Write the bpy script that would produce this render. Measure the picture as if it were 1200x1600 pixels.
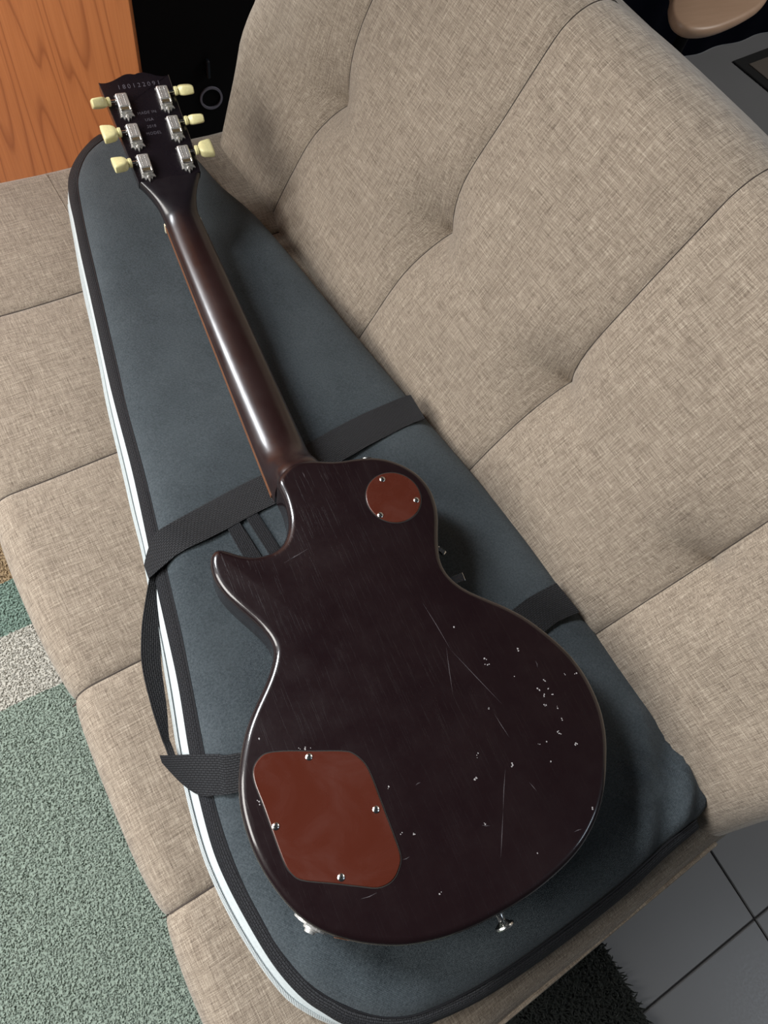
import bpy, bmesh, math, random
from mathutils import Vector, Matrix
random.seed(7)
for o in list(bpy.data.objects): bpy.data.objects.remove(o)
SC = bpy.context.scene
COL = SC.collection
H = 0.5                                    # the guitar's back lies half a metre above the floor

# ------------------------------------------------------------------ camera, world, light, exposure
cd = bpy.data.cameras.new('camera'); cam = bpy.data.objects.new('camera', cd); COL.objects.link(cam)
RT = Vector((0.8965, -0.4142, 0.1571)); DN = Vector((-0.3128, -0.8429, -0.4378)); FW = Vector((0.3137, 0.3433, -0.8853))
FW.normalize(); RT = (RT - FW * RT.dot(FW)).normalized(); DN = FW.cross(RT)
M = Matrix((RT, -DN, -FW)).transposed().to_4x4(); M.translation = Vector((-0.1614, 0.1181, 0.6169 + H))
cam.matrix_world = M
cd.sensor_fit = 'HORIZONTAL'; cd.sensor_width = 36.0; cd.lens = 1105.17 / 1200 * 36.0; cd.clip_start = 0.01
SC.camera = cam

w = bpy.data.worlds.new('world'); SC.world = w; w.use_nodes = True
w.node_tree.nodes['Background'].inputs[0].default_value = (0.80, 0.88, 1.0, 1)
w.node_tree.nodes['Background'].inputs[1].default_value = 0.020

def area(name, loc, target, sx, sy, power, col):
    l = bpy.data.lights.new(name, 'AREA'); l.shape = 'RECTANGLE'; l.size = sx; l.size_y = sy
    l.energy = power; l.color = col
    o = bpy.data.objects.new(name, l); COL.objects.link(o)
    o.location = loc
    o.rotation_euler = (Vector(target) - Vector(loc)).to_track_quat('-Z', 'Y').to_euler()
    return o
area('window_daylight', (-1.65, 0.55, 1.40), (0.0, 0.40, 0.45), 0.9, 0.9, 31, (1.0, 0.97, 0.93))
area('far_left_window_daylight', (-1.60, 2.25, 2.62), (0.0, 0.40, 0.48), 0.80, 1.0, 122, (0.93, 0.965, 1.0))
area('near_right_window_daylight', (1.62, -1.32, 2.05), (0.4, -0.3, 0.1), 0.45, 0.45, 3.6, (0.75, 0.87, 1.0))
area('far_window_daylight', (2.7, 0.4, 2.1), (1.2, 0.6, 0.0), 0.9, 0.9, 20, (1.0, 0.97, 0.92))

SC.view_settings.view_transform = 'Standard'; SC.view_settings.look = 'None'
SC.view_settings.gamma = 1.0; SC.view_settings.use_curve_mapping = False
SC.view_settings.exposure = 0.22

# ------------------------------------------------------------------ materials
class NT:
    def __init__(s, name):
        s.m = bpy.data.materials.new(name); s.m.use_nodes = True; s.t = s.m.node_tree
        s.b = s.t.nodes['Principled BSDF']
    def n(s, kind, **kw):
        x = s.t.nodes.new(kind)
        for k, v in kw.items():
            if isinstance(k, str) and hasattr(x, k): setattr(x, k, v)
        return x
    def l(s, a, b): s.t.links.new(a, b)
    def coord(s, scale=(1, 1, 1), kind='Object', rot=(0, 0, 0)):
        c = s.n('ShaderNodeTexCoord'); mp = s.n('ShaderNodeMapping')
        mp.inputs['Scale'].default_value = scale; mp.inputs['Rotation'].default_value = rot
        s.l(c.outputs[kind], mp.inputs[0]); return mp.outputs[0]
    def noise(s, vec, scale=1.0, detail=3.0, rough=0.55, dist=0.0):
        x = s.n('ShaderNodeTexNoise'); x.inputs['Scale'].default_value = scale
        x.inputs['Detail'].default_value = detail; x.inputs['Roughness'].default_value = rough
        x.inputs['Distortion'].default_value = dist
        s.l(vec, x.inputs['Vector']); return x.outputs['Fac']
    def wave(s, vec, scale, direction='X', profile='SIN', dist=0.0):
        x = s.n('ShaderNodeTexWave'); x.wave_type = 'BANDS'; x.bands_direction = direction; x.wave_profile = profile
        x.inputs['Scale'].default_value = scale; x.inputs['Distortion'].default_value = dist
        s.l(vec, x.inputs['Vector']); return x.outputs['Fac']
    def ramp(s, fac, stops):
        r = s.n('ShaderNodeValToRGB'); e = r.color_ramp.elements
        while len(e) < len(stops): e.new(0.5)
        for i, (p, c) in enumerate(stops):
            e[i].position = p; e[i].color = c if len(c) == 4 else (*c, 1)
        s.l(fac, r.inputs[0]); return r.outputs[0]
    def math(s, op, a, b=None, c=None):
        x = s.n('ShaderNodeMath'); x.operation = op
        for i, v in enumerate((a, b, c)):
            if v is None: continue
            if isinstance(v, (int, float)): x.inputs[i].default_value = v
            else: s.l(v, x.inputs[i])
        return x.outputs[0]
    def mix(s, fac, a, b):
        x = s.n('ShaderNodeMix'); x.data_type = 'RGBA'
        if isinstance(fac, (int, float)): x.inputs[0].default_value = fac
        else: s.l(fac, x.inputs[0])
        for i, v in ((6, a), (7, b)):
            if isinstance(v, tuple): x.inputs[i].default_value = (*v[:3], 1)
            else: s.l(v, x.inputs[i])
        return x.outputs[2]
    def col(s, c):
        if isinstance(c, tuple): s.b.inputs['Base Color'].default_value = (*c[:3], 1)
        else: s.l(c, s.b.inputs['Base Color'])
    def rough(s, r):
        if isinstance(r, (int, float)): s.b.inputs['Roughness'].default_value = r
        else: s.l(r, s.b.inputs['Roughness'])
    def bump(s, h, strength=0.3, dist=0.001):
        x = s.n('ShaderNodeBump'); x.inputs['Strength'].default_value = strength; x.inputs['Distance'].default_value = dist
        s.l(h, x.inputs['Height']); s.l(x.outputs[0], s.b.inputs['Normal'])
    def set(s, **kw):
        for k, v in kw.items(): s.b.inputs[k.replace('_', ' ')].default_value = v

MT = {}
def plain(name, c, r=0.5, metal=0.0, spec=0.5, bump=0, bscale=400):
    t = NT(name); t.set(Metallic=metal, Specular_IOR_Level=spec)
    v = t.coord()
    nz = t.noise(v, bscale, 3)
    t.col(t.mix(nz, tuple(x * 0.85 for x in c), tuple(min(1, x * 1.15) for x in c))); t.rough(r)
    if bump: t.bump(nz, bump, 0.0006)
    MT[name] = t.m
plain('chrome', (0.72, 0.72, 0.70), 0.22, 1.0, bump=0.15, bscale=900)
plain('cream', (0.86, 0.80, 0.42), 0.28, spec=0.5)
plain('nickel', (0.80, 0.79, 0.76), 0.40, 0.75, bump=0.25, bscale=700)
plain('ivory', (0.80, 0.74, 0.55), 0.35)
plain('brass', (0.42, 0.33, 0.20), 0.4, 0.9)
plain('black_plastic', (0.012, 0.012, 0.014), 0.45)
plain('dark_slot', (0.02, 0.018, 0.016), 0.6)
plain('seam', (0.06, 0.046, 0.038), 0.9)
plain('stamp', (0.11, 0.10, 0.12), 0.45)
plain('scuff', (0.40, 0.38, 0.38), 0.6)
plain('scratch', (0.075, 0.065, 0.07), 0.5)
plain('bare_wood', (0.35, 0.16, 0.08), 0.6)
plain('white_tape', (0.52, 0.57, 0.575), 0.55, bump=0.1)
plain('grout', (0.018, 0.018, 0.02), 0.9)
plain('port_grey', (0.26, 0.26, 0.33), 0.5)
plain('dull_blue', (0.012, 0.018, 0.028), 0.45)
plain('speaker_black', (0.004, 0.004, 0.005), 0.7, spec=0.2)
plain('mat_brown', (0.12, 0.10, 0.085), 0.95, bump=0.6, bscale=300)
plain('mat_black', (0.01, 0.01, 0.01), 0.95, bump=0.6, bscale=300)
plain('bridge_metal', (0.5, 0.5, 0.5), 0.3, 1.0)

def fabric():
    t = NT('linen_fabric')
    v = t.coord()
    a = t.noise(t.coord((2300, 60, 600)), 1.0, 2.5, 0.6)      # threads running along the sofa
    b = t.noise(t.coord((60, 2300, 60)), 1.0, 2.5, 0.6)       # threads across
    a2 = t.noise(t.coord((620, 13, 300)), 1.0, 2, 0.6)
    b2 = t.noise(t.coord((13, 620, 13)), 1.0, 2, 0.6)
    f = t.noise(v, 900, 2)
    s = t.math('ADD', t.math('ADD', t.math('MULTIPLY', a, 0.36), t.math('MULTIPLY', b, 0.36)),
               t.math('ADD', t.math('MULTIPLY', t.math('ADD', a2, b2), 0.09), t.math('MULTIPLY', f, 0.16)))
    t.col(t.ramp(s, [(0.36, (0.058, 0.041, 0.030)), (0.46, (0.180, 0.142, 0.108)), (0.56, (0.325, 0.268, 0.206)), (0.68, (0.56, 0.485, 0.39))]))
    t.rough(0.95); t.set(Specular_IOR_Level=0.15, Sheen_Weight=0.25, Sheen_Roughness=0.5)
    t.bump(s, 0.5, 0.0012); MT['fabric'] = t.m
fabric()

def bagcloth():
    t = NT('slate_polyester')
    v = t.coord()
    wv = t.math('MULTIPLY', t.wave(t.coord((1, 1, 1), rot=(0, 0, 0.10)), 260, 'X'), t.wave(t.coord((1, 1, 1), rot=(0, 0, 0.10)), 260, 'Y'))
    big = t.noise(v, 7, 4, 0.6); fine = t.noise(v, 520, 3, 0.7)
    lint = t.ramp(t.noise(t.coord((60, 14, 60), rot=(0, 0, 0.5)), 1.0, 6, 0.7), [(0.66, (0, 0, 0)), (0.80, (1, 1, 1))])
    k = t.math('ADD', t.math('MULTIPLY', big, 0.4), t.math('ADD', t.math('MULTIPLY', fine, 0.5), t.math('MULTIPLY', wv, 0.16)))
    c = t.ramp(k, [(0.34, (0.022, 0.031, 0.037)), (0.66, (0.092, 0.112, 0.124))])
    t.col(t.mix(t.math('MULTIPLY', lint, 0.10), c, (0.30, 0.31, 0.31)))
    t.rough(0.85); t.set(Specular_IOR_Level=0.22, Sheen_Weight=0.12)
    t.bump(t.math('ADD', wv, t.math('MULTIPLY', fine, 0.9)), 0.6, 0.0007); MT['bag'] = t.m
bagcloth()

def webbing(name, dark, light, su, sv):
    t = NT(name)
    c = t.n('ShaderNodeTexCoord'); uv = c.outputs['UV']
    mp = t.n('ShaderNodeMapping'); t.l(uv, mp.inputs[0])
    a = t.wave(mp.outputs[0], su, 'X'); b = t.wave(mp.outputs[0], sv, 'Y', dist=0.0)
    br = t.n('ShaderNodeTexBrick'); t.l(uv, br.inputs['Vector'])
    br.inputs['Scale'].default_value = 1.0; br.offset = 0.5
    br.inputs['Brick Width'].default_value = 0.0042; br.inputs['Row Height'].default_value = 0.0021
    br.inputs['Mortar Size'].default_value = 0.00042; br.inputs['Mortar Smooth'].default_value = 1.0
    br.inputs['Color1'].default_value = (1, 1, 1, 1); br.inputs['Color2'].default_value = (0.75, 0.75, 0.75, 1); br.inputs['Mortar'].default_value = (0, 0, 0, 1)
    f = t.math('ADD', t.math('MULTIPLY', br.outputs['Color'], 0.7), t.math('MULTIPLY', a, 0.3))
    t.col(t.mix(f, dark, light)); t.rough(0.6); t.set(Specular_IOR_Level=0.4)
    t.bump(f, 0.9, 0.0011); MT[name] = t.m
webbing('webbing', (0.002, 0.002, 0.003), (0.025, 0.027, 0.031), 300, 300)
webbing('binding', (0.002, 0.002, 0.003), (0.025, 0.027, 0.032), 400, 300)
webbing('white_zip', (0.55, 0.60, 0.60), (0.80, 0.85, 0.85), 400, 300)

def finish(name, c0, c1, r0, r1, pore, grain, coat=0.6, fade=None, cr=0.10, spec=0.5):
    t = NT(name)
    v = t.coord()
    g = t.noise(t.coord((grain, grain / 30, grain)), 1.0, 4, 0.6)
    blot = t.noise(v, 14, 5, 0.65); haze = t.noise(v, 60, 4, 0.7)
    cc = t.mix(blot, c0, c1)
    if fade:
        sp = t.n('ShaderNodeSeparateXYZ'); t.l(v, sp.inputs[0])
        cc = t.mix(t.ramp(sp.outputs[1], [(fade[0], (0, 0, 0)), (fade[1], (1, 1, 1))]), cc, (0.009, 0.006, 0.009))
    t.col(cc)
    t.rough(t.ramp(t.math('ADD', t.math('MULTIPLY', blot, 0.6), t.math('MULTIPLY', haze, 0.4)), [(0.35, (r0,) * 3), (0.68, (r1,) * 3)]))
    pores = t.ramp(g, [(0.30, (0, 0, 0)), (0.42, (1, 1, 1))])
    t.bump(t.math('ADD', pores, t.math('MULTIPLY', haze, 0.3)), pore, 0.0004)
    t.set(Specular_IOR_Level=spec, Coat_Weight=coat, Coat_Roughness=cr)
    MT[name] = t.m
finish('mahogany_dark', (0.0080, 0.0034, 0.0046), (0.0130, 0.0052, 0.0058), 0.28, 0.46, 0.25, 700, 0.9, cr=0.11, spec=0.3)
finish('neck_finish', (0.015, 0.0060, 0.0060), (0.025, 0.0098, 0.0090), 0.28, 0.50, 0.08, 500, 0.6, (0.54, 0.60), cr=0.21)
finish('headstock_finish', (0.008, 0.006, 0.009), (0.012, 0.008, 0.011), 0.22, 0.34, 0.06, 500)
finish('rosewood', (0.16, 0.065, 0.03), (0.24, 0.10, 0.045), 0.45, 0.6, 0.2, 600, 0.0)

def cover():
    t = NT('brown_plastic'); v = t.coord()
    n1 = t.noise(v, 24, 5, 0.6, 0.8); n2 = t.noise(v, 110, 4, 0.6)
    t.col(t.mix(n1, (0.074, 0.0155, 0.0085), (0.090, 0.021, 0.012)))
    t.rough(t.ramp(n1, [(0.35, (0.16,) * 3), (0.65, (0.42,) * 3)])); t.bump(n2, 0.04, 0.0008)
    MT['cover'] = t.m
cover()

def wood():
    t = NT('orange_wood')
    v = t.coord((7.5, 7.5, 0.62))
    d = t.noise(v, 1.0, 2.5, 0.45, 0.25)
    rings = t.math('FRACT', t.math('MULTIPLY', d, 26.0))
    line = t.ramp(rings, [(0.0, (0.9,) * 3), (0.07, (0.25,) * 3), (0.30, (0, 0, 0)), (0.80, (0.12,) * 3), (1.0, (0.9,) * 3)])
    fibre = t.noise(t.coord((420, 420, 5)), 1.0, 4, 0.6)
    base = t.mix(fibre, (0.50, 0.155, 0.045), (0.68, 0.25, 0.085))
    t.col(t.mix(t.math('MULTIPLY', line, 0.62), base, (0.24, 0.055, 0.015)))
    t.rough(0.42); t.bump(fibre, 0.06, 0.0006); MT['wood'] = t.m
wood()

def tile():
    t = NT('grey_tile'); v = t.coord()
    n = t.noise(v, 5, 4); f = t.noise(v, 300, 2)
    t.col(t.mix(n, (0.19, 0.19, 0.195), (0.235, 0.235, 0.24))); t.rough(t.ramp(f, [(0.3, (0.30,) * 3), (0.7, (0.40,) * 3)]))
    t.bump(f, 0.05, 0.0004); MT['tile'] = t.m
tile()

def rugmat():
    t = NT('patchwork_pile')
    c = t.n('ShaderNodeTexCoord'); sp = t.n('ShaderNodeSeparateXYZ'); t.l(c.outputs['Object'], sp.inputs[0])
    x, y = sp.outputs[0], sp.outputs[1]
    wob = t.math('MULTIPLY', t.math('SUBTRACT', t.noise(t.coord((120, 120, 120)), 1.0, 3), 0.5), 0.008)
    y = t.math('ADD', y, wob)
    def step(v, e): return t.math('GREATER_THAN', v, e)
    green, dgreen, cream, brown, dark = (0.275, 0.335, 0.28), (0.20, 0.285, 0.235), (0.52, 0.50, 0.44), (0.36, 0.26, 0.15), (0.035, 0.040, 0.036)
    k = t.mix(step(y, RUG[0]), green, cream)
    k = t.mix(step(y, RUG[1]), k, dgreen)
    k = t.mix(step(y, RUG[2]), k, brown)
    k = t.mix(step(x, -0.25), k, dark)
    n = t.noise(c.outputs['Object'], 600, 4, 0.7)
    n2 = t.noise(c.outputs['Object'], 30, 3)
    k2 = t.mix(t.math('ADD', t.math('MULTIPLY', n, 0.75), t.math('MULTIPLY', n2, 0.25)), (0.78, 0.78, 0.78), (1.18, 1.18, 1.18))
    mm = t.n('ShaderNodeMix'); mm.data_type = 'RGBA'; mm.blend_type = 'MULTIPLY'; mm.inputs[0].default_value = 1.0; mm.clamp_result = False
    t.l(k, mm.inputs[6]); t.l(k2, mm.inputs[7])
    t.col(mm.outputs[2]); t.rough(1.0); t.set(Specular_IOR_Level=0.1, Sheen_Weight=0.2)
    t.bump(n, 0.5, 0.002); MT['rug'] = t.m
RUG = (0.807, 0.912, 0.994)
rugmat()

def curtainmat():
    t = NT('navy_cloth'); v = t.coord(); n = t.noise(v, 40, 3)
    t.col(t.mix(n, (0.0016, 0.0022, 0.0055), (0.0026, 0.0036, 0.0085))); t.rough(0.95); t.set(Specular_IOR_Level=0.05)
    MT['navy'] = t.m
curtainmat()

def tanwood():
    t = NT('tan_wood'); g = t.noise(t.coord((14, 120, 14)), 1.0, 4)
    t.col(t.mix(g, (0.50, 0.31, 0.20), (0.62, 0.41, 0.28))); t.rough(0.4); MT['tan'] = t.m
tanwood()

# ------------------------------------------------------------------ object helpers (mesh coordinates in mm, guitar frame)
def mesh_obj(name, verts, faces, mat, parent=None, uvs=None, smooth=True, angle=40, local=False):
    me = bpy.data.meshes.new(name)
    me.from_pydata([tuple(v) for v in verts], [], [tuple(f) for f in faces])
    if uvs is not None:
        ul = me.uv_layers.new(name='uv')
        for lp in me.loops: ul.data[lp.index].uv = uvs[lp.vertex_index]
    bm = bmesh.new(); bm.from_mesh(me); bmesh.ops.recalc_face_normals(bm, faces=bm.faces); bm.to_mesh(me); bm.free()
    if smooth:
        for p in me.polygons: p.use_smooth = True
        try: me.set_sharp_from_angle(angle=math.radians(angle))
        except Exception: pass
    me.materials.append(MT[mat] if isinstance(mat, str) else mat)
    o = bpy.data.objects.new(name, me); COL.objects.link(o)
    if parent is not None: o.parent = parent
    return o
def W(p): return Vector((p[0] / 1000.0, p[1] / 1000.0, p[2] / 1000.0 + H))
def root(name, loc, rotz=0.0):
    o = bpy.data.objects.new(name, None); o.empty_display_size = 0.05
    COL.objects.link(o); o.location = loc; o.rotation_euler = (0, 0, rotz); return o
def tag(o, label=None, cat=None, group=None, kind=None):
    if label: o['label'] = label
    if cat: o['category'] = cat
    if group: o['group'] = group
    if kind: o['kind'] = kind
    return o
def rel(parent):                                       # mm in the guitar frame -> metres relative to an unrotated root
    L = Vector(parent.location)
    return lambda p: W(p) - L
def catmull(pts, per, closed=False):
    out = []; n = len(pts); P = [Vector(p) for p in pts]
    rng = range(n if closed else n - 1)
    for i in rng:
        if closed: a, b, c, d = P[(i - 1) % n], P[i], P[(i + 1) % n], P[(i + 2) % n]
        else: a, b, c, d = P[max(i - 1, 0)], P[i], P[i + 1], P[min(i + 2, n - 1)]
        for k in range(per):
            t = k / per
            out.append(0.5 * ((2 * b) + (c - a) * t + (2 * a - 5 * b + 4 * c - d) * t * t + (3 * b - a - 3 * c + d) * t ** 3))
    if not closed: out.append(P[-1].copy())
    return out
def resample(pts, n, closed=False):
    P = list(pts) + ([pts[0]] if closed else [])
    acc = [0.0]
    for a, b in zip(P, P[1:]): acc.append(acc[-1] + (b - a).length)
    tot = acc[-1]; out = []; j = 0
    for i in range(n):
        d = tot * i / (n if closed else n - 1)
        while j < len(P) - 2 and acc[j + 1] < d: j += 1
        s = (d - acc[j]) / max(acc[j + 1] - acc[j], 1e-9)
        out.append(P[j].lerp(P[j + 1], min(max(s, 0), 1)))
    return out
def smooth_closed(pts, it=1):
    for _ in range(it):
        n = len(pts); pts = [pts[i] * 0.5 + (pts[i - 1] + pts[(i + 1) % n]) * 0.25 for i in range(n)]
    return pts
def normals2(pts):
    n = len(pts); out = []
    area2 = sum(pts[i].x * pts[(i + 1) % n].y - pts[(i + 1) % n].x * pts[i].y for i in range(n))
    sg = 1 if area2 > 0 else -1
    for i in range(n):
        t = pts[(i + 1) % n] - pts[i - 1]; v = Vector((t.y, -t.x)) * sg
        out.append(v.normalized())
    return out
def rings_mesh(rings, cap0=True, cap1=True):
    n = len(rings[0]); V = [v for r in rings for v in r]; F = []
    for k in range(len(rings) - 1):
        for i in range(n):
            j = (i + 1) % n
            F.append((k * n + i, k * n + j, (k + 1) * n + j, (k + 1) * n + i))
    if cap0: F.append(tuple(range(n)))
    if cap1: F.append(tuple(range((len(rings) - 1) * n, len(rings) * n)))
    return V, F
def lathe(profile, seg=24):                             # profile (r, z) -> V, F about z
    rings = [[Vector((r * math.cos(2 * math.pi * i / seg), r * math.sin(2 * math.pi * i / seg), z)) for i in range(seg)] for r, z in profile]
    return rings_mesh(rings)
def box(x0, x1, y0, y1, z0, z1, b=0.0):
    if b <= 0:
        V = [Vector((x, y, z)) for z in (z0, z1) for y in (y0, y1) for x in (x0, x1)]
        return V, [(0, 1, 3, 2), (4, 5, 7, 6), (0, 1, 5, 4), (2, 3, 7, 6), (0, 2, 6, 4), (1, 3, 7, 5)]
    def ring(i, z):
        c = b
        return [Vector(p) for p in ((x0 + c + i, y0 + i, z), (x1 - c - i, y0 + i, z), (x1 - i, y0 + c + i, z), (x1 - i, y1 - c - i, z), (x1 - c - i, y1 - i, z), (x0 + c + i, y1 - i, z), (x0 + i, y1 - c - i, z), (x0 + i, y0 + c + i, z))]
    return rings_mesh([ring(b, z0), ring(0, z0 + b), ring(0, z1 - b), ring(b, z1)])
def merge(*parts):
    V, F = [], []
    for v, f in parts:
        o = len(V); V += list(v); F += [tuple(i + o for i in ff) for ff in f]
    return V, F
def xf(part, m):
    return [m @ v for v in part[0]], part[1]
def ribbon(name, L, R, mat, parent, per=10, thick=1.4, crown=0.0, across=6):   # L, R: edge points in mm
    Lp = catmull(L, per); Rp = catmull(R, per); n = len(Lp); conv = rel(parent)
    V, UV, u = [], [], 0.0
    for side in (0, 1):
        u = 0.0
        for i in range(n):
            if i: u += ((Lp[i] + Rp[i]) * 0.5 - (Lp[i - 1] + Rp[i - 1]) * 0.5).length
            wdt = (Rp[i] - Lp[i]).length
            ti = (Lp[min(i + 1, n - 1)] + Rp[min(i + 1, n - 1)] - Lp[max(i - 1, 0)] - Rp[max(i - 1, 0)])
            nr = ti.cross(Rp[i] - Lp[i]); nr.normalize()
            if nr.z < 0: nr = -nr
            for k in range(across + 1):
                q = Lp[i].lerp(Rp[i], k / across)
                h = crown * (1 - (2 * k / across - 1) ** 2) - (thick if side else 0)
                V.append(conv(q + nr * h)); UV.append((u / 1000, k / across * wdt / 1000))
    F = []; a = across + 1; off = n * a
    for s in (0, 1):
        for i in range(n - 1):
            for k in range(across):
                F.append((s * off + i * a + k, s * off + i * a + k + 1, s * off + (i + 1) * a + k + 1, s * off + (i + 1) * a + k))
    for i in range(n - 1):
        for k in (0, across): F.append((i * a + k, (i + 1) * a + k, off + (i + 1) * a + k, off + i * a + k))
    for i in (0, n - 1):
        for k in range(across): F.append((i * a + k, i * a + k + 1, off + i * a + k + 1, off + i * a + k))
    return mesh_obj(name, V, F, mat, parent, UV, angle=50)
def tube(pts, r, seg=8):
    rings = []
    n = len(pts)
    for i in range(n):
        t = (pts[min(i + 1, n - 1)] - pts[max(i - 1, 0)]).normalized()
        up = Vector((0, 0, 1)) if abs(t.z) < 0.9 else Vector((1, 0, 0))
        a = t.cross(up).normalized(); b = t.cross(a)
        rr = r[i] if isinstance(r, (list, tuple)) else r
        rings.append([pts[i] + (a * math.cos(2 * math.pi * k / seg) + b * math.sin(2 * math.pi * k / seg)) * rr for k in range(seg)])
    return rings_mesh(rings)

# ------------------------------------------------------------------ floor and tiles
TA = math.radians(4.4)
floor = root('floor', (0.478, -0.262, 0.0), TA)
fm = mesh_obj('floor_bed', *box(-2.6, 2.4, -1.6, 2.7, -0.03, -0.0035), 'grout', floor, smooth=False)
tag(floor, kind='structure')
TS = 0.4515; g = 0.0013
V, F = box(g, TS - g, g, TS - g, -0.008, 0.0, 0.0012)
first = None
for i in range(-5, 5):
    for j in range(-3, 5):
        if first is None:
            first = mesh_obj('tile', V, F, 'tile', floor, smooth=False); t = first
        else:
            t = first.copy(); COL.objects.link(t); t.parent = floor
        t.location = (i * TS, j * TS, 0)

# ------------------------------------------------------------------ dark curtain along the back of the room
def curtain():
    c0 = Vector((1.5682, 1.5591)); d = Vector((0.4869, 0.0716)).normalized(); nrm = Vector((d.y, -d.x))
    n, m = 300, 8; V = []
    t0, t1 = -1.42, 1.6
    for side in (0, 1):
        for j in range(m + 1):
            z = 0.004 + 2.0 * j / m
            for i in range(n + 1):
                t = t0 + (t1 - t0) * i / n
                wv = 0.012 * math.sin(t * 38 + 0.7 * math.sin(t * 9)) * (0.35 + 0.65 * min(1, z / 0.4)) - 0.012
                p = c0 + d * t - nrm * (side * 0.004 - wv)
                V.append((p.x, p.y, z))
    F = []; a = n + 1; off = a * (m + 1)
    for s in (0, 1):
        for j in range(m):
            for i in range(n): F.append((s * off + j * a + i, s * off + j * a + i + 1, s * off + (j + 1) * a + i + 1, s * off + (j + 1) * a + i))
    for j in (0, m):
        for i in range(n): F.append((j * a + i, j * a + i + 1, off + j * a + i + 1, off + j * a + i))
    for j in range(m):
        for i in (0, n): F.append((j * a + i, (j + 1) * a + i, off + (j + 1) * a + i, off + j * a + i))
    o = mesh_obj('curtain', V, F, 'navy', angle=80)
    tag(o, 'very dark navy floor-length curtain hanging behind the sofa', 'curtain')
curtain()

# ------------------------------------------------------------------ sofa frame of reference
SA = math.radians(6.5)
SOFA = root('sofa', (0, 0, 0), SA)
tag(SOFA, 'beige linen-weave sofa with tufted reclined backrest and flat padded seat', 'sofa')
SEAT_SEAMS = [833, 594, 359, 139]
BACK_SEAMS = [866, 621, 381, 146]
def cluster(lo, hi, centres, step, fine, radius):
    xs = set(); x = lo
    while x < hi - 1e-6: xs.add(round(x, 2)); x += step
    xs.add(hi)
    for c in centres:
        xs = {v for v in xs if abs(v - c) > radius or v in (lo, hi)}
        k = -radius
        while k <= radius + 1e-6:
            if lo < c + k < hi: xs.add(round(c + k, 2))
            k += fine if abs(k) < radius * 0.5 else fine * 2
        xs.add(c)
    return sorted(xs)
def rbox(xs, ys, zs, r, disp):                          # subdivided rounded box with displacement, mm
    idx = {}; V = []; F = []
    lo = Vector((xs[0], ys[0], zs[0])); hi = Vector((xs[-1], ys[-1], zs[-1]))
    def vid(x, y, z):
        k = (round(x, 2), round(y, 2), round(z, 2))
        if k in idx: return idx[k]
        p = Vector((x, y, z)); c = Vector([min(max(p[i], lo[i] + r), hi[i] - r) for i in range(3)])
        d = p - c; nv = d.normalized() if d.length > 1e-6 else Vector((0, 0, 1))
        q = c + nv * r if d.length > 1e-6 else p
        q = q + nv * disp(q, nv)
        idx[k] = len(V); V.append(q); return idx[k]
    for z in (zs[0], zs[-1]):
        for i in range(len(xs) - 1):
            for j in range(len(ys) - 1): F.append((vid(xs[i], ys[j], z), vid(xs[i + 1], ys[j], z), vid(xs[i + 1], ys[j + 1], z), vid(xs[i], ys[j + 1], z)))
    for x in (xs[0], xs[-1]):
        for i in range(len(zs) - 1):
            for j in range(len(ys) - 1): F.append((vid(x, ys[j], zs[i]), vid(x, ys[j], zs[i + 1]), vid(x, ys[j + 1], zs[i + 1]), vid(x, ys[j + 1], zs[i])))
    for y in (ys[0], ys[-1]):
        for i in range(len(zs) - 1):
            for j in range(len(xs) - 1): F.append((vid(xs[j], y, zs[i]), vid(xs[j], y, zs[i + 1]), vid(xs[j + 1], y, zs[i + 1]), vid(xs[j + 1], y, zs[i])))
    return V, F
def edges(lo, hi, r, step):
    a = [lo + r * k / 6 for k in range(7)]; b = [hi - r * k / 6 for k in range(6, -1, -1)]
    n = max(1, int((hi - lo - 2 * r) / step)); mid = [lo + r + (hi - lo - 2 * r) * k / n for k in range(1, n)]
    return a + mid + b
def puff(b, seams, lo, hi):
    e = [lo] + sorted(seams) + [hi]
    for p, q in zip(e, e[1:]):
        if p <= b <= q:
            t = (b - p) / (q - p); v = 1 - abs(2 * t - 1) ** 3.0
            if p == lo and t < 0.5: v = 1
            if q == hi and t > 0.5: v = 1
            return v
    return 1.0
# seat
S_LO, S_HI = -96, 1064
def seat_disp(q, nv):
    if nv.z < -0.3: return 0.0
    v = puff(q.y, SEAT_SEAMS, S_LO, S_HI)
    gr = sum(math.exp(-abs(q.y - s) / 3.5) for s in SEAT_SEAMS)
    return -6 * (1 - v) - 2.6 * gr + 1.2 * math.sin(q.x / 37.0 + q.y / 61.0)
ys = sorted(set(edges(S_LO, S_HI, 34, 24)) | set(cluster(S_LO + 40, S_HI - 40, SEAT_SEAMS, 24, 1.5, 15)))
V, F = rbox(edges(-244, 330, 34, 30), ys, edges(-280, -110, 34, 30), 34, seat_disp)
seat = mesh_obj('seat_cushion', [Vector((v.x, v.y, v.z)) / 1000 + Vector((0, 0, H)) for v in V], F, 'fabric', SOFA, angle=70)
for s in SEAT_SEAMS:
    pts = []
    for k in range(40):                                 # across the top, then round the front edge
        if k < 30: q = Vector((300 - (300 + 210) * k / 29, s, -110)); nv = Vector((0, 0, 1))
        else:
            an = (k - 29) / 10 * math.pi * 0.62; nv = Vector((-math.sin(an), 0, math.cos(an))); q = Vector((-210, s, -144)) + nv * 34
        pts.append((q + nv * (seat_disp(q, nv) + 0.3)) / 1000 + Vector((0, 0, H)))
    mesh_obj('seat_seam', *tube(pts, 0.0010, 6), 'seam', seat)
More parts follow.
